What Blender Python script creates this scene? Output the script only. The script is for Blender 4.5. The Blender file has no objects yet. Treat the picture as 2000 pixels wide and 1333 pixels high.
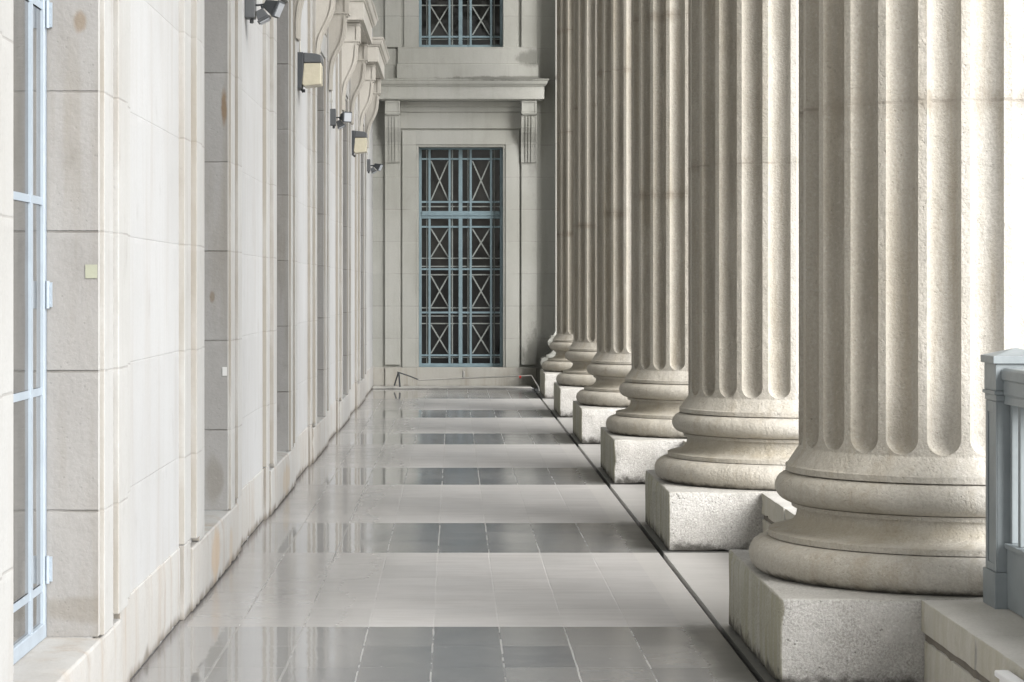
import bpy, bmesh, math, random
from mathutils import Vector, Matrix, noise
R = math.radians
random.seed(7)
sc = bpy.context.scene
col = sc.collection

# ---------------------------------------------------------------- camera, sky, sun, exposure
cam_d = bpy.data.cameras.new('camera'); cam = bpy.data.objects.new('camera', cam_d); col.objects.link(cam)
cam.location = (0, 0, 1.6); cam.rotation_euler = (R(90), 0, 0)
cam_d.sensor_width = 36; cam_d.lens = 4537 / 2000 * 36
cam_d.shift_x = (1000 - 886) / 2000; cam_d.shift_y = -(666.5 - 560) / 2000
cam_d.clip_end = 3000
sc.camera = cam

SUN_EL, SUN_AZ = 33, 137          # azimuth clockwise from +Y: the open side of the portico, a little behind the camera
w = bpy.data.worlds.new('World'); sc.world = w; w.use_nodes = True
nt = w.node_tree; bg = nt.nodes['Background']
sky = nt.nodes.new('ShaderNodeTexSky'); sky.sky_type = 'NISHITA'; sky.sun_disc = False
sky.sun_elevation = R(SUN_EL); sky.sun_rotation = R(SUN_AZ); sky.dust_density = 2.5; sky.air_density = 1.0; sky.ozone_density = .6
hs = nt.nodes.new('ShaderNodeHueSaturation'); hs.inputs['Saturation'].default_value = .28   # overcast: a nearly colourless sky
nt.links.new(sky.outputs[0], hs.inputs['Color']); nt.links.new(hs.outputs[0], bg.inputs[0]); bg.inputs[1].default_value = .11
sd = bpy.data.lights.new('sun', 'SUN'); sd.energy = 2.1; sd.angle = R(44); sd.color = (1, .995, .99)
so = bpy.data.objects.new('sun', sd); col.objects.link(so)
so.rotation_euler = Vector((math.sin(R(SUN_AZ)) * math.cos(R(SUN_EL)), math.cos(R(SUN_AZ)) * math.cos(R(SUN_EL)), math.sin(R(SUN_EL)))).to_track_quat('Z', 'Y').to_euler()
vs = sc.view_settings; vs.view_transform = 'Standard'; vs.look = 'None'; vs.gamma = 1; vs.exposure = 1.33
sc.render.engine = 'CYCLES'
sc.cycles.max_bounces = 10; sc.cycles.diffuse_bounces = 6

# ---------------------------------------------------------------- node helper
class V:
    def __init__(s, g, k): s.g = g; s.k = k
    def m(s, op, *a):
        n = s.g.nodes.new('ShaderNodeMath'); n.operation = op
        for i, v in enumerate((s,) + a):
            if isinstance(v, V): s.g.links.new(v.k, n.inputs[i])
            else: n.inputs[i].default_value = v
        return V(s.g, n.outputs[0])
    def __add__(s, o): return s.m('ADD', o)
    def __sub__(s, o): return s.m('SUBTRACT', o)
    def __mul__(s, o): return s.m('MULTIPLY', o)
    def __truediv__(s, o): return s.m('DIVIDE', o)
    def fract(s): return s.m('FRACT')
    def floor(s): return s.m('FLOOR')
    def abs(s): return s.m('ABSOLUTE')
    def lt(s, o): return s.m('LESS_THAN', o)
    def gt(s, o): return s.m('GREATER_THAN', o)
    def mx(s, o): return s.m('MAXIMUM', o)
    def mn(s, o): return s.m('MINIMUM', o)
    def inv(s): return s * -1.0 + 1.0
    def ramp(s, a, b, c=0.0, d=1.0):
        n = s.g.nodes.new('ShaderNodeMapRange'); n.interpolation_type = 'SMOOTHSTEP'
        s.g.links.new(s.k, n.inputs[0])
        for i, v in enumerate((a, b, c, d)): n.inputs[i + 1].default_value = v
        return V(s.g, n.outputs[0])

class Mat:
    def __init__(s, name):
        s.m = bpy.data.materials.new(name); s.m.use_nodes = True; s.g = s.m.node_tree
        s.b = s.g.nodes['Principled BSDF']; n = s.g.nodes.new('ShaderNodeNewGeometry'); s.pos = n.outputs['Position']; s.nrm = n.outputs['Normal']
        q = s.g.nodes.new('ShaderNodeSeparateXYZ'); s.g.links.new(s.pos, q.inputs[0])
        s.x, s.y, s.z = [V(s.g, o) for o in q.outputs]
        q = s.g.nodes.new('ShaderNodeSeparateXYZ'); s.g.links.new(s.nrm, q.inputs[0])
        s.nx, s.ny, s.nz = [V(s.g, o) for o in q.outputs]
    def vec(s, sx, sy, sz, off=0):
        n = s.g.nodes.new('ShaderNodeMapping'); s.g.links.new(s.pos, n.inputs[0]); n.inputs['Scale'].default_value = (sx, sy, sz); n.inputs['Location'].default_value = (off, off * .7, off * 1.3); return n.outputs[0]
    def noise(s, scale=(1, 1, 1), det=4, rough=.6, off=0, a=0., b=1., lo=0., hi=1.):
        n = s.g.nodes.new('ShaderNodeTexNoise'); s.g.links.new(s.vec(*scale, off), n.inputs['Vector']); n.inputs['Scale'].default_value = 1
        n.inputs['Detail'].default_value = det; n.inputs['Roughness'].default_value = rough
        v = V(s.g, n.outputs[0])
        return v.ramp(a, b, lo, hi) if (a, b) != (0., 1.) else v
    def voro(s, sc_, off=0, feat='F1'):
        n = s.g.nodes.new('ShaderNodeTexVoronoi'); n.feature = feat; s.g.links.new(s.vec(sc_, sc_, sc_, off), n.inputs['Vector']); n.inputs['Scale'].default_value = 1
        return V(s.g, n.outputs[0])
    def white(s, *a):
        n = s.g.nodes.new('ShaderNodeTexWhiteNoise'); c = s.g.nodes.new('ShaderNodeCombineXYZ')
        for i, v in enumerate(a): s.g.links.new(v.k, c.inputs[i])
        s.g.links.new(c.outputs[0], n.inputs['Vector']); return V(s.g, n.outputs['Value'])
    def mix(s, f, a, b, mode='MIX'):
        n = s.g.nodes.new('ShaderNodeMix'); n.data_type = 'RGBA'; n.blend_type = mode
        for v, i in ((f, 0), (a, 6), (b, 7)):
            if isinstance(v, V): s.g.links.new(v.k, n.inputs[i])
            elif isinstance(v, (int, float)): n.inputs[i].default_value = v
            elif isinstance(v, tuple): n.inputs[i].default_value = (*v[:3], 1)
            else: s.g.links.new(v, n.inputs[i])
        return n.outputs[2]
    def out(s, colr, rough=.8, bumps=(), spec=.3, metal=0):
        if isinstance(colr, tuple): s.b.inputs['Base Color'].default_value = (*colr, 1)
        else: s.g.links.new(colr, s.b.inputs['Base Color'])
        if isinstance(rough, V): s.g.links.new(rough.k, s.b.inputs['Roughness'])
        else: s.b.inputs['Roughness'].default_value = rough
        s.b.inputs['Specular IOR Level'].default_value = spec; s.b.inputs['Metallic'].default_value = metal
        prev = None
        for h, dist in bumps:
            n = s.g.nodes.new('ShaderNodeBump'); n.inputs['Distance'].default_value = dist; s.g.links.new(h.k, n.inputs['Height'])
            if prev: s.g.links.new(prev, n.inputs['Normal'])
            prev = n.outputs[0]
        if prev: s.g.links.new(prev, s.b.inputs['Normal'])
        return s.m

def line(v, pitch, phase, halfw):
    """1 on a joint line of half width halfw, 0 elsewhere"""
    d = ((v - (phase - pitch / 2)) / pitch).fract() - .5
    return (d.abs() * pitch).ramp(halfw * .5, halfw * 1.5, 1., 0.)

# ---------------------------------------------------------------- materials
def stone(name, c1, c2, stain, course=None, cw=.004, grain=1., streak=.3, foot=0., joint_dark=.6, vj=None, rough=.85, blockvar=.12, patches=None, ret=None):
    k = Mat(name)
    wob = (k.noise((1.3, 1.3, 1.3), 2, off=3) - .5) * .003 + (k.noise((40, 40, 40), 2, off=3) - .5) * .003
    big = k.noise((.9, .9, .7), 5, .6, off=1, a=.35, b=.68)
    colr = k.mix(big, c1, c2)
    st = k.noise((7, 7, .55), 5, .65, off=5, a=.46, b=.78)
    colr = k.mix(st * streak, colr, stain)
    bl = k.noise((4.5, 4.5, 3), 6, .7, off=9, a=.56, b=.8)
    colr = k.mix(bl * (streak * .8), colr, tuple(v * .62 for v in stain))
    bumps = []
    gr = k.noise((70, 70, 70), 3, .7, off=2)
    colr = k.mix(gr.ramp(.3, .7) * (.16 * grain), colr, tuple(v * .45 for v in c1))
    pits = k.voro(38, 4).ramp(.08, .22, 1., 0.) * k.noise((9, 9, 9), 2, a=.45, b=.6)
    colr = k.mix(pits * (.22 * grain), colr, tuple(v * .4 for v in c1))
    bumps.append((gr - pits * .4, .0018 * grain)); bumps.append((k.noise((6, 6, 6), 4, .6, off=7), .009 * grain))
    if course:
        pitch, ph = course
        zz = k.z + wob
        j = line(zz, pitch, ph, cw)
        rowid = ((k.z - ph) / pitch).floor()
        if vj:
            vp, vph = vj
            yy = k.y + wob + (rowid * .5).fract() * vp
            j2 = line(yy, vp, vph, cw * .8); j = j.mx(j2 * .8)
            tone = k.white(rowid, ((yy - vph) / vp).floor())
        else: tone = k.white(rowid, rowid)
        colr = k.mix((tone - .2).mx(0.) * blockvar * 2, colr, tuple(v * .72 for v in c2))
        jn = k.noise((3, 3, 3), 3, off=12, a=.3, b=.6)
        colr = k.mix(j * jn * joint_dark, colr, tuple(v * .42 for v in stain))
        # pale lime runs just under some joints
        halo = line(zz + .012, pitch, ph, cw * 3.5) * k.noise((5, 5, 5), 3, off=15, a=.5, b=.62)
        colr = k.mix(halo * .12, colr, tuple(min(1, v * 1.25) for v in c1))
        bumps.append((j.inv(), .001 + .003 * (joint_dark > .5)))
    if foot:
        f = (k.z + (k.noise((6, 6, 2), 4, off=21) - .5) * foot * 2.2).ramp(0, foot, 1., 0.)
        colr = k.mix(f * .75, colr, tuple(v * .38 for v in stain))
    if ret:   # brown tint painted on camera-facing returns for stronger step contrast
        rr = k.ny.lt(-.5) * k.noise((3, 3, .8), 4, .6, off=37, a=.25, b=.6)
        colr = k.mix(rr * .75, colr, ret)
    if patches:
        for (px_, py_, pz_, rx, ry, rz, pc, am) in patches:
            d = (((k.x - px_) / rx).m('POWER', 2.) + ((k.y - py_) / ry).m('POWER', 2.) + ((k.z - pz_) / rz).m('POWER', 2.)).m('SQRT')
            d = d + (k.noise((5, 5, 3), 5, .7, off=31) - .5) * 1.5
            colr = k.mix(d.ramp(.6, 1.15, am, 0.), colr, pc)
    return k.out(colr, rough, bumps)

C = (.51, .27)                       # course pitch and phase, shared by both walls
WALLM = stone('pale_ashlar', (.43, .437, .44), (.39, .392, .39), (.33, .295, .26), C, streak=.42, grain=.5, joint_dark=.12, cw=.003, vj=(30., 3.), blockvar=.14)
TRIM = stone('moulded_trim_stone', (.425, .428, .42), (.385, .384, .372), (.29, .245, .20), C, streak=.4, grain=.6, joint_dark=.3, ret=(.235, .21, .17))
JAMB = stone('grey_jamb_stone', (.30, .295, .285), (.255, .248, .238), (.19, .168, .135), C, streak=.65, grain=.9, joint_dark=.55, blockvar=.25,
    patches=[(-1.312, 13.27, 2.62, .022, 1, .13, (.16, .105, .055), .8), (-1.378, 13.27, 1.54, .018, 1, .04, (.15, .11, .07), .6), (-1.363, 8.48, 2.57, .03, 1, .05, (.17, .12, .07), .6), (-1.39, 8.48, 2.2, .04, 1, .35, (.22, .20, .165), .2), (-1.37, 13.27, .5, .06, 1, .14, (.15, .13, .10), .4), (-1.35, 8.48, .42, .2, 1, .05, (.15, .13, .10), .4)])
FOOT = stone('wall_base_stone', (.41, .41, .40), (.37, .355, .33), (.31, .25, .185), None, streak=.55, grain=.8, foot=.06, ret=(.16, .14, .11),
    patches=[(-1.28, 12.45, .16, .3, .25, .14, (.42, .31, .20), .55), (-1.28, 13.3, .12, .3, .12, .12, (.36, .28, .19), .4), (-1.28, 17.6, .14, .3, .4, .12, (.38, .30, .20), .4)])
HOODM = stone('window_hood_stone', (.47, .45, .41), (.42, .40, .36), (.30, .28, .24), None, streak=.35, grain=.6)
DK = (.10, .10, .085)
ENDM = stone('grey_green_ashlar', (.43, .432, .40), (.365, .367, .335), (.235, .238, .20), C, streak=.35, grain=.7, joint_dark=.5, vj=(30., 3.), blockvar=.16,
    patches=[(1.36, 36.7, .35, .34, 1, .5, DK, .5), (1.45, 36.8, 4.5, .16, 1, .8, DK, .15), (-1.1, 36.8, 4.1, .16, 1, .6, DK, .35)])
ENDTRIM = stone('grey_green_trim', (.43, .43, .40), (.37, .37, .335), (.25, .25, .21), C, streak=.3, grain=.7, joint_dark=.5, blockvar=.1,
    patches=[(1.36, 36.7, .45, .3, 1, .6, DK, .7), (1.25, 36.6, 5.2, .26, 1, .14, DK, .55), (.9, 36.5, 4.88, 1.2, 1, .05, DK, .6), (1.25, 36.6, 3.9, .2, 1, .6, DK, .3)])
ENDFOOT = stone('end_wall_base_stone', (.43, .42, .385), (.38, .365, .325), (.25, .22, .165), None, streak=.6, grain=.8, foot=.05, patches=[(1.3, 36.7, .2, .3, 1, .3, DK, .7)])

def column_mat():
    k = Mat('weathered_column_stone')
    wob = (k.noise((3, 3, 3), 3, off=3) - .5) * .05
    big = k.noise((1.4, 1.4, .5), 5, .6, off=1, a=.35, b=.68)
    yl = ((k.y - (10.11 - 2.395)) / 4.79).fract() * 4.79 - 2.395
    xl = k.x - 2.1706
    cid = ((k.y - (10.11 - 2.395)) / 4.79).floor()
    rad = (xl * xl + yl * yl).m('SQRT')
    tn = k.white(cid, cid)
    colr = k.mix(big, (.60, .58, .54), (.52, .497, .452))
    colr = k.mix(tn * .3, colr, (.40, .375, .32))
    # corridor side browner and flute hollows darker: stain with shade painted in
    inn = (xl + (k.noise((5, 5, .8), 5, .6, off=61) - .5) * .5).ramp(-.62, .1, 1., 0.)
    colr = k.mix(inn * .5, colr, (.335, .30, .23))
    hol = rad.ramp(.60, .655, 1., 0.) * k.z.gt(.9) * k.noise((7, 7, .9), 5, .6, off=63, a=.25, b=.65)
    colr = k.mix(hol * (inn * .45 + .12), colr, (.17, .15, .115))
    colr = k.mix((xl.ramp(-.25, .3)) * k.noise((5, 5, 1), 5, .6, off=65, a=.3, b=.6) * .45, colr, (.60, .60, .595))  # outer side painted paler, standing in for the strong light there
    st = k.noise((9, 9, .7), 5, .65, off=5, a=.45, b=.75)
    colr = k.mix(st * .6, colr, (.33, .285, .21))
    col2 = k.noise((3, 3, 2), 5, .7, off=8, a=.5, b=.75)
    colr = k.mix(col2 * .4, colr, (.56, .53, .47))
    gr = k.noise((85, 85, 85), 3, .75, off=2)
    colr = k.mix(gr.ramp(.32, .7) * .3, colr, (.20, .18, .145))
    colr = k.mix(k.noise((55, 55, 55), 2, .6, off=71, a=.58, b=.7) * .10, colr, (.72, .71, .68))
    pits = k.voro(46, 4).ramp(.08, .26, 1., 0.) * k.noise((8, 8, 8), 2, a=.42, b=.6)
    colr = k.mix(pits * .15, colr, (.19, .17, .14))
    zz = k.z + wob * .35
    d = ((zz - (2.36 - .74)) / 1.48).fract() - .5
    up = k.z.gt(1.5)
    j = (d.abs() * 1.48).ramp(.003, .009, 1., 0.) * up
    g = (d.abs() * 1.48 + (k.noise((14, 14, 6), 5, .7, off=14) - .5) * .16).ramp(.0, .07, 1., 0.) * up
    colr = k.mix(g * k.noise((4, 4, 2), 3, off=24, a=.4, b=.62) * .6, colr, (.24, .21, .165))
    colr = k.mix(j * k.noise((5, 5, 5), 3, off=25, a=.45, b=.62) * .4, colr, (.18, .16, .13))
    # dark gap line painted under the lower torus; browner tone around the scotia
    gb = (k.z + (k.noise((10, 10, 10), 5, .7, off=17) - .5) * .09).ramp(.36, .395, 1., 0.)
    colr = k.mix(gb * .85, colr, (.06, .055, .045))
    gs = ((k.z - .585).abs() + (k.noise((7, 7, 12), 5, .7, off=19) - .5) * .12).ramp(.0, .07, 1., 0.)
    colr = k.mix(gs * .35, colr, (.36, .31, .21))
    ch = k.noise((22, 22, 22), 4, .7, off=23, a=.66, b=.74)
    colr = k.mix(ch * .25, colr, (.16, .14, .11))
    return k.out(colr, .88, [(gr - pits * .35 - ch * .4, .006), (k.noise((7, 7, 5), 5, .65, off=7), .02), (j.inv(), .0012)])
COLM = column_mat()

def plinth_mat():
    k = Mat('speckled_plinth_stone')
    big = k.noise((2, 2, 2), 5, .6, off=1, a=.35, b=.68)
    colr = k.mix(big, (.57, .56, .535), (.49, .475, .445))
    gr = k.noise((95, 95, 95), 3, .8, off=2)
    colr = k.mix(gr.ramp(.35, .65) * (k.noise((5, 5, 5), 3, off=72, a=.3, b=.6) * .4 + .2), colr, (.20, .19, .17))
    colr = k.mix(k.noise((60, 60, 60), 2, .6, off=6, a=.6, b=.68) * .4, colr, (.66, .65, .62))
    # the corridor side is stained olive and brown
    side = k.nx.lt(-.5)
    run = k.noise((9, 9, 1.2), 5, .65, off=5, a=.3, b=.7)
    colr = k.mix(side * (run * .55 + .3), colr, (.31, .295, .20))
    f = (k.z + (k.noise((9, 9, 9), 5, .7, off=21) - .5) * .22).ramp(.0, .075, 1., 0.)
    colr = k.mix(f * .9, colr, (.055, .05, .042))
    tg = k.nz.gt(.5) * k.noise((4, 4, 4), 4, off=27, a=.2, b=.6)
    colr = k.mix(tg * .6, colr, (.38, .365, .325))
    pits = k.voro(42, 4).ramp(.08, .24, 1., 0.) * k.noise((8, 8, 8), 2, a=.42, b=.6)
    colr = k.mix(pits * .5, colr, (.17, .16, .14))
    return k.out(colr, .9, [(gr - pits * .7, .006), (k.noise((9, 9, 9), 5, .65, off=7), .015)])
PLM = plinth_mat()

def parapet_mat():
    k = Mat('parapet_stone')
    colr = k.mix(k.noise((2, 2, 2), 5, .6, off=1, a=.35, b=.68), (.58, .565, .53), (.50, .49, .455))
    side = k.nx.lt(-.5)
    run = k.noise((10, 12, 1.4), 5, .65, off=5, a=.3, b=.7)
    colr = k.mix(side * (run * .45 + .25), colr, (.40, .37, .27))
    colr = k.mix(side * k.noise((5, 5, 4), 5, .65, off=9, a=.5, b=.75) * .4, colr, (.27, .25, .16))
    top = k.nz.gt(.5) * k.noise((3, 1.5, 3), 5, .65, off=13, a=.5, b=.8)
    colr = k.mix(top * .4, colr, (.33, .32, .30))
    gr = k.noise((90, 90, 90), 3, .8, off=2)
    colr = k.mix(gr.ramp(.35, .65) * .16, colr, (.24, .23, .21))
    return k.out(colr, .85, [(gr, .003), (k.noise((9, 9, 9), 5, .65, off=7), .01)])
PARM = parapet_mat()

def floor_mat():
    k = Mat('stone_paving')
    y = k.y + 60 * 4.79
    t = ((y - 13.96) / 4.79).fract() * 4.79
    per = ((y - 13.96) / 4.79).floor()
    band = t.lt(1.75).mx(k.y.gt(33.12))
    wob = (k.noise((3, 3, 1), 3, off=3) - .5) * .010
    xj = k.x + wob
    xid = ((k.x - .2127) / .306).floor()
    rb = (t / .5833); rl = ((t - 1.75) / .608)
    rowid = (rb.floor() * band) + (rl.floor() + 10.) * band.inv()
    tone = k.white(xid, rowid, per)
    tone2 = k.white(rowid, per, xid)
    vein = k.noise((2.6, 13, 1), 6, .68, off=2, a=.3, b=.7)
    cloud = k.noise((2.2, 2.2, 1), 5, .6, off=6, a=.35, b=.7)
    light = k.mix(vein * .7, (.48, .466, .452), (.335, .325, .312))
    light = k.mix(cloud * .35, light, (.47, .465, .455))
    light = k.mix((tone - .3).mx(0.) * .45, light, (.30, .297, .29))
    light = k.mix(k.noise((2, 20, 1), 5, .7, off=33, a=.62, b=.75) * .35, light, (.29, .27, .25))
    dark = k.mix(tone, (.11, .118, .127), (.20, .203, .203))
    dark = k.mix(cloud * .4, dark, (.175, .18, .18))
    dark = k.mix((tone2 - .5).mx(0.) * .5, dark, (.075, .085, .105))
    dark = k.mix(vein * .2, dark, (.26, .257, .252))
    dark = k.mix(k.noise((9, 9, 1), 4, .6, off=34, a=.5, b=.75) * .3, dark, (.23, .23, .225))
    colr = k.mix(band, light, dark)
    # border course beside the channel
    border = k.x.gt(1.075)
    colr = k.mix(border * band.inv() * .5, colr, (.50, .485, .455))
    # grout: pale, uneven, mostly running away from the camera
    gl = (((xj - .2127 + .153) / .306).fract() - .5).abs() * .306
    patch = k.noise((3, 2.2, 1), 4, .7, off=10, a=.35, b=.6)
    g1 = gl.ramp(.0015, .0055, 1., 0.) * (k.x.lt(1.1)) * (patch * .6 + .4)
    gbd = (rb.fract() - .5).abs() * -.5833 + .29165
    gld = (rl.fract() - .5).abs() * -.608 + .304
    gd = (gbd * band) + (gld * band.inv())
    g2 = gd.ramp(.001, .005, 1., 0.) * .35 * patch
    g1 = g1 * (patch * .7 + .3)
    grout = g1.mx(g2)
    colr = k.mix(g1 * (band * .25 + .25), colr, (.52, .515, .50))
    colr = k.mix((g2 * 1.6).mn(.8), colr, (.25, .245, .235))
    # damp film along the wall foot, drying towards the middle
    wetm = (k.x + (k.noise((1.6, .7, 1), 1, .5, off=41) - .5) * .45).ramp(-.85, -.2, 1., 0.)
    colr = k.mix(wetm * .72, colr, (.225, .223, .215))
    # dirt by the plinths and channel
    near = (((t - .875).abs()) + (k.noise((4, 4, 1), 5, .7, off=44) - .5) * .5).ramp(.75, 1.1, 1., 0.) * (k.x + (k.noise((6, 6, 1), 4, off=45) - .5) * .12).ramp(1.02, 1.15)
    colr = k.mix(near * .7, colr, (.10, .098, .085))
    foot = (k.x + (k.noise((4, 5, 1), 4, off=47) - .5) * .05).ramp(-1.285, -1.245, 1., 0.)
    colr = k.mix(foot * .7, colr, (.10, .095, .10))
    speck = k.voro(9, 52).ramp(.02, .05, 1., 0.) * k.noise((2, 2, 1), 2, off=53, a=.5, b=.6)
    colr = k.mix(speck * .5, colr, (.7, .69, .66))
    spots = k.noise((30, 30, 1), 3, .6, off=55, a=.66, b=.75)
    colr = k.mix(spots * .2, colr, (.2, .19, .18))
    r0 = k.noise((2.2, 3, 1), 5, .6, off=60, a=.3, b=.7)
    rough = (band * -.20 + .36) + r0 * .06 - wetm * .24
    rough = (rough + near * .25 + grout * .2).mx(.045)
    ripple = k.noise((7, 7, 1), 3, .5, off=70)
    tilt = (tone - .5) * .0
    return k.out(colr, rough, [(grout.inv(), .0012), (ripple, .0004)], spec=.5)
FLM = floor_mat()

def simple(name, c, rough=.5, metal=0., var=.25, sc_=8., bump=.001, spec=.5):
    k = Mat(name)
    n1 = k.noise((sc_, sc_, sc_), 4, .6, a=.35, b=.7)
    colr = k.mix(n1 * var, c, tuple(v * .6 for v in c))
    return k.out(colr, rough, [(k.noise((sc_ * 8,) * 3, 3), bump)] if bump else (), spec, metal)
BLUE = simple('blue_grey_window_paint', (.21, .29, .325), .45, var=.35)
PALEB = simple('pale_blue_window_paint', (.33, .385, .44), .4, var=.2)
CREAM = simple('weathered_cream_bar', (.29, .31, .295), .6, var=.35)
DARKM = simple('dark_painted_metal', (.045, .05, .055), .5, var=.3)
GREYM = simple('grey_cast_metal', (.085, .09, .095), .45, var=.3)
RAILM = simple('blue_grey_rail_paint', (.245, .275, .287), .42, var=.4, sc_=6.)
PIPE = simple('dull_galvanised_pipe', (.42, .41, .38), .5, .1, var=.4)
WHITEP = simple('white_plastic', (.82, .82, .82), .4, var=.05)
PAPER = simple('yellowed_paper', (.30, .31, .24), .8, var=.15)
PAPER2 = simple('white_paper', (.52, .52, .51), .8, var=.15)
AMBER = simple('aged_amber_lens', (.49, .455, .35), .22, var=.25, sc_=14., bump=.002)
SILVER = simple('lamp_glass', (.38, .40, .43), .15, var=.1)
RED = simple('red_paint', (.5, .05, .04), .5)
def glass_mat():
    k = Mat('dark_window_glass')
    c = k.mix(k.noise((1.5, 1.5, 1.2), 3, a=.45, b=.65), (.006, .007, .007), (.022, .022, .02))
    return k.out(c, .06, [(k.noise((2.5, 2.5, 2.5), 2), .004)], .22)
GLASS = glass_mat()
def side_glass():
    k = Mat('grey_side_glass')
    c = k.mix(k.noise((3, 3, 1), 5, a=.4, b=.7), (.06, .06, .058), (.13, .128, .12))  # greyed base stands in for the reveal's reflection in the pane
    return k.out(c, k.noise((2, 2, 2), 3, a=.3, b=.7, lo=.04, hi=.12), [(k.noise((2, 2, 2), 2), .003)], 1.0)
GLASS2 = side_glass()
CEILM = simple('plastered_ceiling', (.55, .53, .49), .9, var=.2, sc_=1.)
GROUND = simple('pale_plaza_paving', (.50, .49, .46), .9, var=.2, sc_=.3)
SLABM = simple('portico_slab_stone', (.45, .44, .41), .85, var=.3)
MORT = simple('brown_grey_mortar', (.19, .17, .14), .95, var=.5, sc_=14., bump=.004)
GUT = simple('dark_channel_dirt', (.035, .033, .028), .8, var=.4)

# ---------------------------------------------------------------- mesh helper
class MB:
    def __init__(s): s.v = []; s.f = []
    def add(s, vs_, fs):
        o = len(s.v); s.v += [tuple(p) for p in vs_]; s.f += [tuple(i + o for i in f) for f in fs]; return s
    def box(s, x0, x1, y0, y1, z0, z1):
        return s.add([(x0, y0, z0), (x1, y0, z0), (x1, y1, z0), (x0, y1, z0), (x0, y0, z1), (x1, y0, z1), (x1, y1, z1), (x0, y1, z1)],
                     [(0, 3, 2, 1), (4, 5, 6, 7), (0, 1, 5, 4), (1, 2, 6, 5), (2, 3, 7, 6), (3, 0, 4, 7)])
    def prism_y(s, poly, y0, y1):
        """polygon in (x, z), extruded along y"""
        n = len(poly)
        return s.add([(x, y0, z) for x, z in poly] + [(x, y1, z) for x, z in poly],
                     [tuple(range(n)), tuple(range(2 * n - 1, n - 1, -1))] + [(i, i + n, (i + 1) % n + n, (i + 1) % n) for i in range(n)])
    def tube(s, pts, r, n=10):
        pts = [Vector(p) for p in pts]; rings = []
        for i, p in enumerate(pts):
            d = (pts[min(i + 1, len(pts) - 1)] - pts[max(i - 1, 0)]).normalized()
            a = d.orthogonal().normalized() if i == 0 else (rings[-1][1] - d * rings[-1][1].dot(d)).normalized()
            b = d.cross(a); rings.append(([p + (a * math.cos(2 * math.pi * k / n) + b * math.sin(2 * math.pi * k / n)) * r for k in range(n)], a))
        vs_ = [q for rg, _ in rings for q in rg]; fs = []
        for i in range(len(pts) - 1):
            for k in range(n): fs.append((i * n + k, i * n + (k + 1) % n, (i + 1) * n + (k + 1) % n, (i + 1) * n + k))
        fs.append(tuple(range(n - 1, -1, -1))); fs.append(tuple((len(pts) - 1) * n + k for k in range(n)))
        return s.add(vs_, fs)
    def frust(s, c, d, up, w0, h0, w1, h1, L):
        """tapered block from c along d"""
        c = Vector(c); d = Vector(d).normalized(); up = Vector(up); a = d.cross(up).normalized(); b = a.cross(d)
        vs_ = []
        for t, w_, h_ in ((0, w0, h0), (L, w1, h1)):
            for sx, sz in ((-1, -1), (1, -1), (1, 1), (-1, 1)): vs_.append(c + d * t + a * sx * w_ / 2 + b * sz * h_ / 2)
        return s.add(vs_, [(0, 3, 2, 1), (4, 5, 6, 7), (0, 1, 5, 4), (1, 2, 6, 5), (2, 3, 7, 6), (3, 0, 4, 7)])
    def build(s, name, mat, parent=None, bevel=0, smooth=None, seg=2):
        me = bpy.data.meshes.new(name); me.from_pydata(s.v, [], s.f); me.materials.append(mat)
        bm = bmesh.new(); bm.from_mesh(me); bmesh.ops.recalc_face_normals(bm, faces=bm.faces); bm.to_mesh(me); bm.free()
        if smooth:
            for p in me.polygons: p.use_smooth = True
            me.set_sharp_from_angle(angle=R(smooth))
        o = bpy.data.objects.new(name, me); col.objects.link(o)
        if parent: o.parent = parent
        if bevel:
            m = o.modifiers.new('bevel', 'BEVEL'); m.width = bevel; m.segments = seg; m.limit_method = 'ANGLE'; m.angle_limit = R(40); m.harden_normals = False
        return o
def tag(o, label, cat, group=None):
    o['label'] = label; o['category'] = cat
    if group: o['group'] = group
    return o
def struct(o): o['kind'] = 'structure'; return o
def thing(name, label, cat, loc=(0, 0, 0), rz=0, group=None):
    o = bpy.data.objects.new(name, None); col.objects.link(o); o.location = loc; o.rotation_euler = (0, 0, rz); o.empty_display_size = .2
    return tag(o, label, cat, group)
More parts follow.
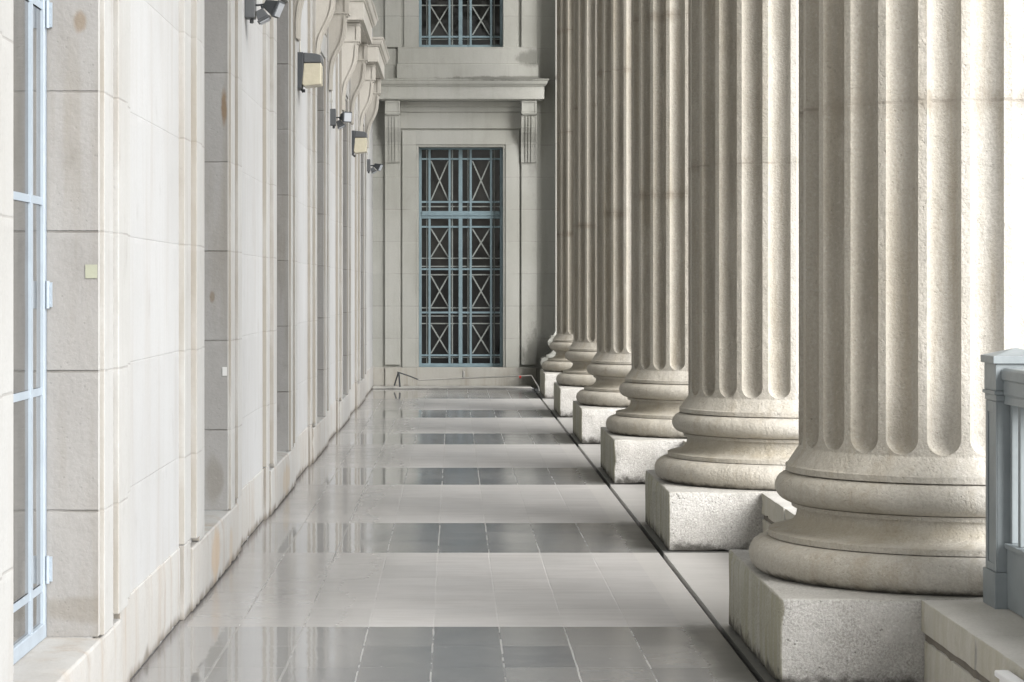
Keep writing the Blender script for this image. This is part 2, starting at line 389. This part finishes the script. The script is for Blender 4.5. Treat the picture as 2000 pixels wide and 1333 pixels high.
def rough_box(x0, x1, y0, y1, z0, z1, step=.05, amp=.004, seed=0, chip=.012):
    """a worn block: subdivided, its arrises rounded and chipped by noise"""
    m = MB(); idx = {}
    n = [max(2, int(round((b - a) / step))) for a, b in ((x0, x1), (y0, y1), (z0, z1))]
    def vid(i, j, k):
        key = (i, j, k)
        if key not in idx:
            p = Vector((x0 + (x1 - x0) * i / n[0], y0 + (y1 - y0) * j / n[1], z0 + (z1 - z0) * k / n[2]))
            e = sum((i in (0, n[0]), j in (0, n[1]), k in (0, n[2])))
            c = Vector(((x0 + x1) / 2, (y0 + y1) / 2, (z0 + z1) / 2))
            nz_ = noise.noise(p * 6 + Vector((seed * 3.1, 0, 0)))
            dirn = Vector(((i == n[0]) - (i == 0), (j == n[1]) - (j == 0), (k == n[2]) - (k == 0)))
            if dirn.length: dirn.normalize()
            q = p + dirn * nz_ * amp
            if e >= 2: q -= dirn * (.004 + chip * max(0, noise.noise(p * 11 + Vector((seed, 9, 2))) - .05) * 2)
            idx[key] = len(m.v); m.v.append(tuple(q))
        return idx[key]
    for i in range(n[0]):
        for j in range(n[1]):
            for k in (0, n[2]): m.f.append((vid(i, j, k), vid(i + 1, j, k), vid(i + 1, j + 1, k), vid(i, j + 1, k)))
    for i in range(n[0]):
        for k in range(n[2]):
            for j in (0, n[1]): m.f.append((vid(i, j, k), vid(i + 1, j, k), vid(i + 1, j, k + 1), vid(i, j, k + 1)))
    for j in range(n[1]):
        for k in range(n[2]):
            for i in (0, n[0]): m.f.append((vid(i, j, k), vid(i, j + 1, k), vid(i, j + 1, k + 1), vid(i, j, k + 1)))
    return m

# ---------------------------------------------------------------- the setting
GX0, GX1 = 1.232, 1.262
fl = MB(); fl.box(-2.2, GX0, -8, 37.6, -.3, 0); fl.box(GX1, 3.35, -8, 37.6, -.3, 0)
struct(fl.build('floor', FLM))
struct(MB().box(GX0 + .0005, GX1 - .0005, -8, 37.0, -.28, -.035).build('drain_channel', GUT))
struct(MB().box(3.352, 4.6, -8, 37.6, -.6, -.16).box(4.602, 5.0, -8, 37.6, -.6, -.32).build('steps', SLABM))
struct(MB().box(-400, 800, -600, 800, -1.2, -.601).build('ground', GROUND))
struct(MB().box(-2.2, 3.4, -8, 37.6, 11.0, 11.3).box(1.4, 3.1, -8, 36.2, 9.9, 10.999).build('ceiling', CEILM))

# ---------------------------------------------------------------- columns
def fluted_shaft():
    Rr, nf, hw, D0 = .662, 24, .0690, .060
    sub = 14; pitch = 2 * math.pi / nf; ha = hw / Rr
    zc = .978
    rows = []
    # below the flutes the shaft spreads (apophyge) to the fillet of the base
    for t in range(0, 7):
        a = t / 6 * math.pi / 2
        rows.append((.828 + .075 * (math.sin(a)), Rr + .050 * (1 - math.sin(a)) ** 1.0 * (1 - .0) if False else Rr + .050 * (1 - math.sin(a)), 0.))
    zb = zc - hw
    nrow = 16
    for t in range(nrow + 1):
        a = t / nrow * math.pi / 2
        dz = math.cos(a) * hw
        rows.append((zc - dz, Rr, math.sin(a)))
    for z in (1.1, 1.6, 2.2, 2.36, 3., 3.84, 5.0, 7.0, 9.5): rows.append((z, Rr - .0 * z, 1.))
    rows.append((9.62, Rr + .03, 0.)); rows.append((9.9, Rr + .16, 0.))
    m = MB(); per = sub + 4
    for (z, r, s_) in rows:
        for f in range(nf):
            a0 = f * pitch
            fa = ha * max(s_, .02)
            for i in range(sub + 1):
                uu = -math.cos(math.pi * i / sub)
                ang = a0 + uu * fa
                dep = D0 * math.sqrt(max(0, 1 - uu * uu)) ** .9 * s_
                rr = r - dep
                m.v.append((rr * math.sin(ang), -rr * math.cos(ang), z))
            gap = pitch - 2 * fa
            for i in range(1, 4):
                ang = a0 + fa + gap * i / 4
                m.v.append((r * math.sin(ang), -r * math.cos(ang), z))
    N = nf * per
    for i in range(len(rows) - 1):
        for j in range(N): m.f.append((i * N + j, i * N + (j + 1) % N, (i + 1) * N + (j + 1) % N, (i + 1) * N + j))
    return m
def base_lathe():
    P = [(.60, .330), (.80, .345)]
    def arc(cx, cz, rx, rz, a0, a1, n):
        return [(cx + rx * math.cos(R(a0 + (a1 - a0) * i / n)), cz + rz * math.sin(R(a0 + (a1 - a0) * i / n))) for i in range(n + 1)]
    P += [(.815, .352)] + arc(.798, .433, .082, .078, -80, 82, 12)       # lower torus
    P += [(.772, .513), (.795, .516), (.795, .540), (.786, .543)]                     # fillet
    P += [(.745, .548), (.71, .562), (.688, .578), (.674, .598), (.670, .620), (.672, .640)]   # scotia
    P += [(.694, .643), (.696, .661), (.684, .664)]
    P += arc(.694, .730, .073, .065, -80, 84, 12)                        # upper torus
    P += [(.698, .795), (.720, .799), (.720, .824), (.711, .829), (.60, .829)]
    m = MB(); n = 120
    for r, z in P:
        for k in range(n):
            a = 2 * math.pi * k / n
            dr = noise.noise(Vector((math.sin(a) * 4, math.cos(a) * 4, z * 9))) * .0035
            m.v.append(((r + dr) * math.sin(a), -(r + dr) * math.cos(a), z))
    for i in range(len(P) - 1):
        for k in range(n): m.f.append((i * n + k, i * n + (k + 1) % n, (i + 1) * n + (k + 1) % n, (i + 1) * n + k))
    return m
CX, D1, SP, W = 2.1706, 10.11, 4.79, 1.746
lab = ['nearest fluted stone column, its wide base beside the blue-grey railing', 'fluted stone column right behind the nearest one', 'third fluted stone column counted from the railing',
       'fourth fluted stone column counted from the railing', 'fluted stone column next to the farthest one', 'farthest fluted stone column, standing before the end wall']
sm = bm_ = None
for i in range(6):
    t = thing('column', lab[i], 'column', (CX, D1 + SP * i, 0), 0, 'fluted columns along the portico')
    if i == 0:
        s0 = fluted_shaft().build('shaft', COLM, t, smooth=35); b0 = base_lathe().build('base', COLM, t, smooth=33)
    else:
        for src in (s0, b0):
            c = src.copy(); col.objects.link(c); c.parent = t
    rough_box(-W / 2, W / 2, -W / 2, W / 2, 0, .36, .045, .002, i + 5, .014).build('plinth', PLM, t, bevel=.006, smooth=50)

# low walls between the plinths
def parapet(y0, y1, label):
    t = thing('parapet', label, 'low wall', (2.3, (y0 + y1) / 2, 0), 0, 'low walls between the column plinths')
    a, b = y0 - (y0 + y1) / 2, y1 - (y0 + y1) / 2
    xl, xr = 1.855 - 2.3, .38
    # coping in stones, a recessed bed, and the lower course in blocks
    c = MB(); n = 4; js = [b, b - .95, b - 1.72, b - 2.45, a]
    for q in range(4):
        r_ = rough_box(xl, xr, js[q + 1] + .003, js[q] - .003, .228, .357, .08, .002, q + y0, .012); c.add(r_.v, r_.f)
    c.build('coping', PARM, t, bevel=.003, smooth=50)
    MB().box(xl + .020, xr - .020, a, b, .0, .224).build('mortar_bed', MORT, t)
    d = MB(); js = [b, b - .55, b - 1.25, b - 1.9, b - 2.6, a]
    for q in range(5):
        r_ = rough_box(xl + .006, xr - .006, js[q + 1] + .0015, js[q] - .0015, .001, .200, .08, .002, q + 7 + y0, .01); d.add(r_.v, r_.f)
    d.build('lower_course', PARM, t, bevel=.003, smooth=50)
    return t
pl = ['low stone wall in front of the nearest column, under the blue-grey railing', 'low stone wall between the nearest column and the one behind it', 'low stone wall between the second and third column plinths',
      'low stone wall between the third and fourth column plinths', 'low stone wall between the fourth and fifth column plinths', 'low stone wall between the two farthest plinths']
for i in range(6):
    y1 = D1 + SP * i - W / 2 - .002; parapet(y1 - (SP - W) + .004, y1, pl[i])

# ---------------------------------------------------------------- window, surround, hood: local x = out of the wall, y = along it
def win(parent, c, z, near=0.0, frame=BLUE, hinges=False, lat=True):
    """c centre along the wall, z sill height; frame with glazing bars, cream lattice, pane"""
    H = 3.49; p0, p1 = (-.215 if lat else -.192), -.165
    f = MB(); hw = .668
    hwl = hw + near
    f.box(p0, p1, c - hwl, c - hwl + .045, z, z + H); f.box(p0, p1, c + hw - .045, c + hw, z, z + H)
    a, b = c - hwl + .045, c + hw - .045
    f.box(p0, p1, a, b, z, z + .055); f.box(p0, p1, a, b, z + H - .03, z + H)
    f.box(p0 + .004, p1 + .004, a, b, z + 2.36, z + 2.40); f.box(p0, p1 + .012, a, b, z + 2.405, z + 2.48)
    fr = f.build('window_frame', frame, parent, bevel=.004)
    g = MB()
    for q in ((-.497, -.178, .158, .483) if lat else (-.50, .40)): g.box(p0 + .012, p1 - .004, c + q - .017, c + q + .017, z + .055, z + 2.36).box(p0 + .012, p1 - .004, c + q - .017, c + q + .017, z + 2.48, z + H - .03)
    if lat: g.box(p0 + .006, p1 + .006, c - .034, c + .026, z + .055, z + 2.36).box(p0 + .006, p1 + .006, c - .034, c + .026, z + 2.48, z + H - .03)
    for q in ((.185, .866, 1.556, 2.23, 2.626, 3.31) if lat else (.185, .90, 1.59, 2.30, 3.0)): g.box(p0 + .016, p1 - .009, a, b, z + q - .014, z + q + .014)
    g.build('glazing_bars', frame, fr)
    l = MB(); x0, x1 = p0 - .012, p0 + .004
    for q in (.150, .69, .81, .94, 1.467, 1.60, 1.73, 2.553): l.box(x0, x1, a, b, z + q - .009, z + q + .009)
    for q in (-.54, -.135, .115, .53): l.box(x0 - .003, x1 - .003, c + q - .010, c + q + .010, z + .056, z + H - .031)
    for (ya, yb) in ((-.475, -.20), (.185, .46)):
        for (za, zb) in ((.215, .67), (.96, 1.45), (1.75, 2.20), (2.65, 3.28)):
            for s_ in (0, 1):
                A = Vector((p0 + .008 + .004 * s_, c + ya, z + (za if s_ else zb))); B = Vector((p0 + .008 + .004 * s_, c + yb, z + (zb if s_ else za)))
                d = (B - A); L = d.length; l.frust(A, d, (1, 0, 0), .020, .012, .020, .012, L)
    if lat: l.build('lattice', CREAM, fr)
    e = 0 if lat else .032
    MB().box(p0 - .05 + e, p0 - .02 + e, c - hwl + .002, c + hw - .002, z + .002, z + H - .002).build('pane', GLASS if lat else GLASS2, fr)
    if hinges:
        for q in (.25, 1.25, 2.27):
            h = MB(); h.box(p1 + .001, p1 + .022, c + hw - .014, c + hw - .004, z + q - .045, z + q + .045); h.tube([(p1 + .008, c + hw - .03, z + q - .05), (p1 + .008, c + hw - .03, z + q + .05)], .007, 8)
            for u in (-.03, 0, .03): h.box(p1 + .010, p1 + .016, c + hw - .019, c + hw - .013, z + q + u - .004, z + q + u + .004)
            h.build('hinge', PALEB, fr)
    return fr
BRP = [(0, 4.528), (.232, 4.528), (.232, 4.30), (.205, 4.29), (.200, 4.20), (.190, 4.11), (.165, 4.03), (.125, 3.95), (.090, 3.88), (.070, 3.80), (.060, 3.70), (.060, 3.56), (0, 3.56)]
def bracket(parent, c, m, p):
    b = MB(); hw = .118
    b.prism_y([(x + (p if x else 0), z) for x, z in BRP], c - hw + .012, c + hw - .012)
    # raised edge fillets and reeds down the front; a framed block at the top
    def strip(y0, y1, e, side=0):
        fr = [(x + p + e, z) for x, z in BRP[3:12]]; bk = [(x + p - .014, z) for x, z in BRP[3:12]]
        if side: bk = [(0, z) for x, z in BRP[3:12]]
        b.prism_y(fr + bk[::-1], y0, y1)
    strip(c - hw - .004, c - hw + .018, .006); strip(c + hw - .018, c + hw + .004, .006)
    for q in (-.045, 0, .045): strip(c + q - .011, c + q + .011, .016)
    b.box(.01, .245 + p, c - hw - .004, c + hw + .004, 4.318, 4.334); b.box(.01, .245 + p, c - hw - .004, c + hw + .004, 4.50, 4.522)
    for s_ in (-1, 1): b.box(p + .2, .243 + p, c + s_ * (hw - .012) - .012, c + s_ * (hw - .012) + .012, 4.335, 4.499)
    return b.build('bracket', m, parent)
def hood(parent, c, m, p):
    h = MB(); prof = [(-.02, 4.53), (.26, 4.53), (.26, 4.548), (.30, 4.548), (.30, 4.745), (.315, 4.75), (.32, 4.765), (.338, 4.775), (.35, 4.80), (.358, 4.83), (.372, 4.842), (.374, 4.862), (-.02, 4.90)]
    loops = []
    m_ = MB()
    for x, z in prof:
        e = max(x, 0); hl = 1.01 + e
        m_.v += [(-.02 if x < 0 else x + p, c - hl, z), (-.02 if x < 0 else x + p, c + hl, z)] if False else [(0 if False else -.02, c - hl, z), (x + p if x > 0 else -.02 + .001, c - hl, z), (x + p if x > 0 else -.02 + .001, c + hl, z), (-.02, c + hl, z)]
    n = len(prof)
    for i in range(n - 1):
        for k in range(3): m_.f.append((i * 4 + k, i * 4 + k + 1, (i + 1) * 4 + k + 1, (i + 1) * 4 + k))
    m_.f.append((0, 1, 2, 3)); m_.f.append(tuple((n - 1) * 4 + k for k in (3, 2, 1, 0)))
    return m_.build('hood', m, parent)
def surround(parent, c, trim, band, p=0, near=0.0, hm=None, frieze=True):
    """architrave, side strips and frieze round one opening"""
    hm = hm or trim
    a = MB()
    i0, i1 = c - .672 - near, c + .672
    e = .255
    # inner fillet
    a.box(-.03, .024, i0 - .035, i0, .321, 3.811); a.box(-.03, .024, i1, i1 + .035, .321, 3.811); a.box(-.03, .024, i0 - .035, i1 + .035, 3.811, 3.845)
    a.box(-.03, .040, i0 - e, i0 - .036, .321, 4.07); a.box(-.03, .040, i1 + .036, i1 + e, .321, 4.07); a.box(-.03, .040, i0 - .036, i1 + .036, 3.846, 4.07)
    a.build('architrave', trim, parent, bevel=.004)
    s = MB()
    s.box(-.03, .056, c - 1.2 - near, c - .958 - near, .362, 4.528); s.box(-.03, .056, c + .958, c + 1.2, .362, 4.528)
    s.build('side_strip', trim, parent, bevel=.004)
    if band:
        b = MB(); b.box(-.03, .028, c - 1.47 - near, c - 1.202 - near, .362, 6.5); b.box(-.03, .028, c + 1.202, c + 1.47, .362, 6.5)
        b.build('outer_band', trim, parent, bevel=.004)
    fz = MB(); fz.box(-.03, .034, c - .955 - near, c + .955, 4.10, 4.36); fz.box(-.03, .05, c - .955 - near, c + .955, 4.362, 4.44); fz.box(-.03, .065, c - .955 - near, c + .955, 4.442, 4.528)
    fz.build('frieze', hm, parent, bevel=.004)
    hood(parent, c, hm, 0)
    bracket(parent, c - 1.075 - near, hm, 0.012); bracket(parent, c + 1.075, hm, 0.012)

# ---------------------------------------------------------------- side wall
SL = .0014; WX = -1.332
side = thing('wall', 'long bright cream stone wall down the left side, tall windows under hooded brackets', 'wall', (WX, 0, 0), -math.atan(SL))
cent = [7.81 + 4.79 * k for k in range(6)]
near = [.33, 0, 0, 0, 0, 0]
edges = []
for c, n in zip(cent, near): edges.append((c - .672 - n, c + .672))
wl = MB(); y = -6.0
for a, b in edges + [(36.78, None)]:
    wl.box(-.7, 0, y, a - .0, .0, 11.0)
    if b: wl.box(-.7, 0, a, b, 3.811, 11.0); wl.box(-.7, -.24, a, b, 0, .3); y = b
wl.build('masonry', WALLM, side)
# reveals lining each opening, in a darker grey than the wall face
for (a, b), c, n in zip(edges, cent, near):
    j = MB(); j.box(-.164, .0225, b - .0035, b + .02, .322, 3.806).box(-.164, .0225, a - .02, a + .0035, .322, 3.806).box(-.164, .003, a + .0036, b - .0036, 3.806, 3.83)
    j.build('reveal', JAMB, side)
    sl = MB(); sl.box(-.24, .040, c - 1.2 - n, c + 1.2, 0, .318)
    sl = rough_box(-.24, .040, c - 1.2 - n, c + 1.2, 0, .318, .06, .002, c, .016); sl.build('sill', FOOT, side, bevel=.008, smooth=50)
    surround(side, c, TRIM, True, 0, n, HOODM)
    win(side, c, .32, n, PALEB if c < 8 else BLUE, hinges=c < 8, lat=c > 8)
pb = MB(); y = -6.0
for c, n in zip(cent + [None], near + [0]):
    if c: e = c - 1.2 - n
    else: e = 36.76
    r_ = rough_box(-.05, .010, y + (.27 if y > -5 else 0) + .002, e - (.27 if c else 0) - .002, 0, .352, .09, .002, y, .01); pb.add(r_.v, r_.f)
    if c:
        pb.box(-.05, .026, e - .27, e - .003, 0, .358); pb.box(-.05, .026, c + 1.203, c + 1.47, 0, .358); y = c + 1.2
pb.build('plinth', FOOT, side, bevel=.004, smooth=50)
def onside(y, p, z): return (WX + SL * y + p, y, z)

# ---------------------------------------------------------------- end wall
end = thing('wall', 'grey-green stone wall closing the far end, one blue lattice window above another', 'wall', (0, 36.8, 0), R(-90))
wc = .114
ew = MB(); X0, X1 = -2.0, 3.4
ew.box(-.7, 0, X0, wc - .672, 0, 11); ew.box(-.7, 0, wc + .672, X1, 0, 11)
ew.box(-.7, 0, wc - .672, wc + .672, 0, .3); ew.box(-.7, 0, wc - .672, wc + .672, 3.811, 5.37); ew.box(-.7, 0, wc - .672, wc + .672, 8.88, 11)
ew.build('masonry', ENDM, end)
rv = MB()
for z0, z1 in ((.322, 3.806), (5.392, 8.87)):
    rv.box(-.164, .003, wc + .6685, wc + .69, z0, z1).box(-.164, .003, wc - .69, wc - .6685, z0, z1).box(-.164, .003, wc - .6684, wc + .6684, z1, z1 + .02)
rv.build('reveal', ENDTRIM, end)
surround(end, wc, ENDTRIM, False)
win(end, wc, .32); win(end, wc, 5.39)
MB().box(-.24, .05, wc - 1.2, wc + 1.2, 0, .318).build('sill', ENDFOOT, end, bevel=.008)
MB().box(-.03, .02, -1.4, wc - 1.203, 0, .32).box(-.03, .02, wc + 1.203, 1.56, 0, .32).build('plinth', ENDFOOT, end, bevel=.005)
up = MB()
up.box(-.02, .12, -.90, 1.335, 4.885, 5.115); up.box(-.24, .085, -.885, 1.315, 5.117, 5.386)
up.box(-.02, .045, -1.19, -.903, 4.885, 5.10); up.box(-.02, .03, -1.19, -.888, 5.103, 5.36)
up.build('upper_sill', ENDTRIM, end, bevel=.008)
us = MB()
for s_ in (-1, 1):
    def bx(a, b, p): us.box(-.02, p, wc + min(s_ * a, s_ * b), wc + max(s_ * a, s_ * b), 5.387, 10.2)
    bx(.672, .90, .026); bx(.96, 1.2, .044)
us.build('upper_surround', ENDTRIM, end, bevel=.004)
# respond pilaster in the right corner, with the same base mouldings as the columns
BP = [(.22, 0), (.22, .32), (.19, .335), (.235, .37), (.245, .42), (.225, .48), (.15, .505), (.15, .53), (.09, .55), (.04, .60), (.04, .645), (.10, .66), (.125, .70), (.13, .74), (.10, .785), (.08, .80), (.08, .825), (.03, .845), (.0, .90), (0, 10.9)]
q = MB()
for e, z in BP: q.v += [(-.02, 1.60 - e, z), (.36 + e, 1.60 - e, z), (.36 + e, 2.75 + e, z), (-.02, 2.75 + e, z)]
for i in range(len(BP) - 1):
    for k in range(3): q.f.append((i * 4 + k, i * 4 + k + 1, (i + 1) * 4 + k + 1, (i + 1) * 4 + k))
pil = thing('pilaster', 'square stone pilaster in the far right corner, half hidden behind the farthest column', 'pilaster', (0, 36.8, 0), R(-90))
q.build('shaft', ENDTRIM, pil, smooth=30)
# curb at the foot of the end wall
kb = MB().box(-1.27, 1.22, 36.25, 36.74, .001, .03)
tag(kb.build('curb', stone('curb_stone', (.46, .45, .42), (.38, .37, .35), (.2, .2, .18), None, streak=.4), bevel=.01), 'low stone curb across the foot of the end wall', 'curb')

# ---------------------------------------------------------------- lamps on the side wall
def wallpack(y, label):
    t = thing('wall_lamp', label, 'wall lamp', onside(y, .001, 3.4), -math.atan(SL), 'amber box lamps on the left wall')
    hw = .13
    MB().prism_y([(0, -.15), (.035, -.15), (.055, .0), (.055, .15), (0, .15)], -hw, hw).build('back_plate', DARKM, t, bevel=.006)
    MB().prism_y([(.056, .062), (.205, .062), (.205, .122), (.16, .138), (.056, .148)], -hw, hw).build('hood', GREYM, t, bevel=.008)
    MB().prism_y([(.040, -.115), (.06, -.135), (.20, -.118), (.203, .060), (.056, .060)], -hw + .006, hw - .006).build('lens', AMBER, t, bevel=.010, seg=3)
    MB().tube([(.03, 0, -.15), (.045, 0, -.175)], .008).box(.045, .06, -.02, .02, -.175, -.15).build('latch', DARKM, t)
    pp = MB().tube([(.018, -.02, .151), (.018, -.02, 2.6)], .009, 8); pp.box(0, .03, -.04, 0, .78, .81); pp.build('conduit', PIPE, t, smooth=60)
def flood(y, label, dr=(.85, -.22, -.40)):
    t = thing('floodlight', label, 'floodlight', onside(y, .001, 3.36), -math.atan(SL), 'small twin floodlights on the left wall')
    MB().box(0, .065, -.06, .06, -.075, .10).tube([(.04, 0, -.0755), (.04, 0, -.105)], .013).build('mounting_box', GREYM, t, bevel=.006)
    ar = MB().tube([(.0655, 0, .01), (.10, 0, .012), (.145, -.01, .02)], .007, 8); ar.tube([(.10, 0, .012), (.115, -.03, -.03)], .007, 8); ar.build('arm', DARKM, t, smooth=60)
    h = MB().frust((.125, .0, .02), dr, (0, 0, 1), .05, .05, .10, .10, .085); dv = Vector(dr).normalized(); h.frust(Vector((.125, 0, .02)) + dv * .086, dr, (0, 0, 1), .115, .112, .115, .112, .014)
    hh = h.build('lamp_head', DARKM, t, bevel=.005)
    MB().frust(Vector((.125, 0, .02)) + dv * .1005, dr, (0, 0, 1), .09, .088, .09, .088, .006).build('lamp_glass', SILVER, hh)
    h = MB().frust((.09, -.02, -.025), (.45, -.1, -.86), (0, 1, 0), .05, .05, .075, .075, .06); h.frust((.09 + .029, -.026, -.079), (.45, -.1, -.86), (0, 1, 0), .088, .085, .088, .085, .012)
    hh = h.build('lamp_head', GREYM, t, bevel=.005)
    MB().frust((.09 + .036, -.028, -.0925), (.45, -.1, -.86), (0, 1, 0), .066, .066, .066, .066, .005).build('lamp_glass', SILVER, hh)
    pp = MB().tube([(.018, 0, .1005), (.018, 0, 2.6)], .008, 8); pp.box(0, .03, -.015, .015, .17, .20); pp.build('conduit', PIPE, t, smooth=60)
flood(14.62, 'nearest twin floodlight, cut by the top edge above the left wall pier')
wallpack(19.45, 'larger, nearer amber box lamp on the left wall')
flood(24.35, 'middle twin floodlight on the left wall, between the two amber lamps', (.62, -.75, -.10))
wallpack(29.15, 'smaller, farther amber box lamp on the left wall')
flood(34.0, 'farthest tiny twin floodlight on the left wall, near the end wall')

# paper notes stuck on the reveals
def note(y, x, z, w_, h_, m, label):
    o = MB().box(-w_ / 2, w_ / 2, -.0015, 0, -h_ / 2, h_ / 2).build('paper_note', m); o.location = onside(y, x, z); tag(o, label, 'note')
note(cent[0] + .6665, -.002, 1.655, .044, .050, PAPER, 'yellowish square paper note stuck on the nearest grey window reveal')
note(cent[1] + .6665, .006, 1.115, .026, .05, PAPER2, 'small white paper scrap on the second grey window reveal')

# ---------------------------------------------------------------- railing on the low wall
rl = thing('railing', 'blue-grey metal railing with a capped post on the low wall before the nearest column', 'railing', (2.13, 9.05, .357))
def post(y0, y1):
    x0, x1 = -.04, .16
    p = MB(); p.box(x0 - .006, x1 + .006, y0 - .006, y1 + .006, 0, .14); p.box(x0 + .006, x1 - .006, y0 + .006, y1 - .006, .1405, .80)
    p.box(x0 + .001, x0 + .0055, y0 + .007, y0 + .040, .1406, .799).box(x0 + .001, x0 + .0055, y1 - .040, y1 - .007, .1406, .799).box(x0 + .001, x0 + .0055, y0 + .0405, y1 - .0405, .755, .799).box(x0 + .001, x0 + .0055, y0 + .0405, y1 - .0405, .1406, .17)
    p.box(x0, x1, y0, y1, .8005, .825).box(x0 - .008, x1 + .008, y0 - .008, y1 + .008, .8255, .84).box(x0 - .002, x1 + .002, y0 - .002, y1 + .002, .8405, .945)
    p.box(x0 - .014, x1 + .014, y0 - .014, y1 + .014, .9455, .975)
    cx, cy = (x0 + x1) / 2, (y0 + y1) / 2
    v = [(x0 - .008, y0 - .008, .9755), (x1 + .008, y0 - .008, .9755), (x1 + .008, y1 + .008, .9755), (x0 - .008, y1 + .008, .9755), (cx, cy, 1.005)]
    p.add(v, [(0, 1, 2, 3), (0, 4, 1), (1, 4, 2), (2, 4, 3), (3, 4, 0)])
    return p.build('post', RAILM, rl, bevel=.003)
post(-.10, .09); post(-2.72, -2.53)
def RY(a): return a
MB().prism_y([(-.012, .79), (.12, .79), (.12, .93), (-.012, .93), (-.022, .92), (-.022, .885), (-.014, .88), (-.014, .83), (-.008, .82)], -2.528, -.108).build('top_rail', RAILM, rl, bevel=.003)
MB().box(.0, .10, -2.528, -.108, .004, .235).box(-.01, .11, -2.528, -.108, .2355, .255).build('bottom_panel', RAILM, rl, bevel=.003)
k = 0
y = -.108 - .03
MB().box(.012, .09, -.137, -.1085, .2555, .7895).build('stile', RAILM, rl, bevel=.003)
for i in range(18):
    y = -.137 - .095 - i * .133
    if y - .036 < -2.53: break
    MB().box(.012, .06, y - .036, y, .2555, .7895).build('bar', RAILM, rl, bevel=.003)

# small white housing screwed to the low wall
wb = thing('junction_box', 'small white open-fronted box fixed to the low wall at the lower right', 'box', (1.852, 7.62, .30))
MB().box(-.035, 0, -.16, .12, -.17, .0).build('housing', WHITEP, wb, bevel=.006)
MB().box(-.050, .0, -.165, .125, .0005, .022).build('lid', WHITEP, wb, bevel=.005)

# ---------------------------------------------------------------- pipes in front of the end wall
pf = thing('metal_pipe', 'thin grey metal pipe lying bent across the foot of the end wall', 'pipe', (0, 36.0, 0))
def E(px, py, D): return ((px - 886) / 4537 * D, D - 36.0, 1.6 - (py - 560) / 4537 * D)
MB().tube([E(816, 743, 36.1), E(905, 739, 36.1), E(1038, 734, 36.1), E(1052, 757, 35.6), E(1053, 765, 35.4)], .011).build('tube', PIPE, pf, smooth=60)
MB().tube([E(1014, 737, 36.1), E(1018, 737, 36.1)], .024).build('red_joint', RED, pf, smooth=60)
MB().tube([E(905, 727, 36.5), E(905, 739.5, 36.1)], .022).build('clamp', PIPE, pf, smooth=60)
pg = thing('metal_stand', 'thin dark folding metal stand leaning by the left corner of the end wall', 'stand', (0, 36.0, 0))
MB().tube([E(770, 754, 36.2), E(778, 728, 36.2)], .012).tube([E(781, 755, 36.0), E(779, 728.5, 36.2)], .014).build('leg', DARKM, pg, smooth=60)
MB().tube([E(776, 727, 36.2), E(800, 735, 36.15), E(820, 743, 36.1)], .010).build('arm', GREYM, pg, smooth=60)
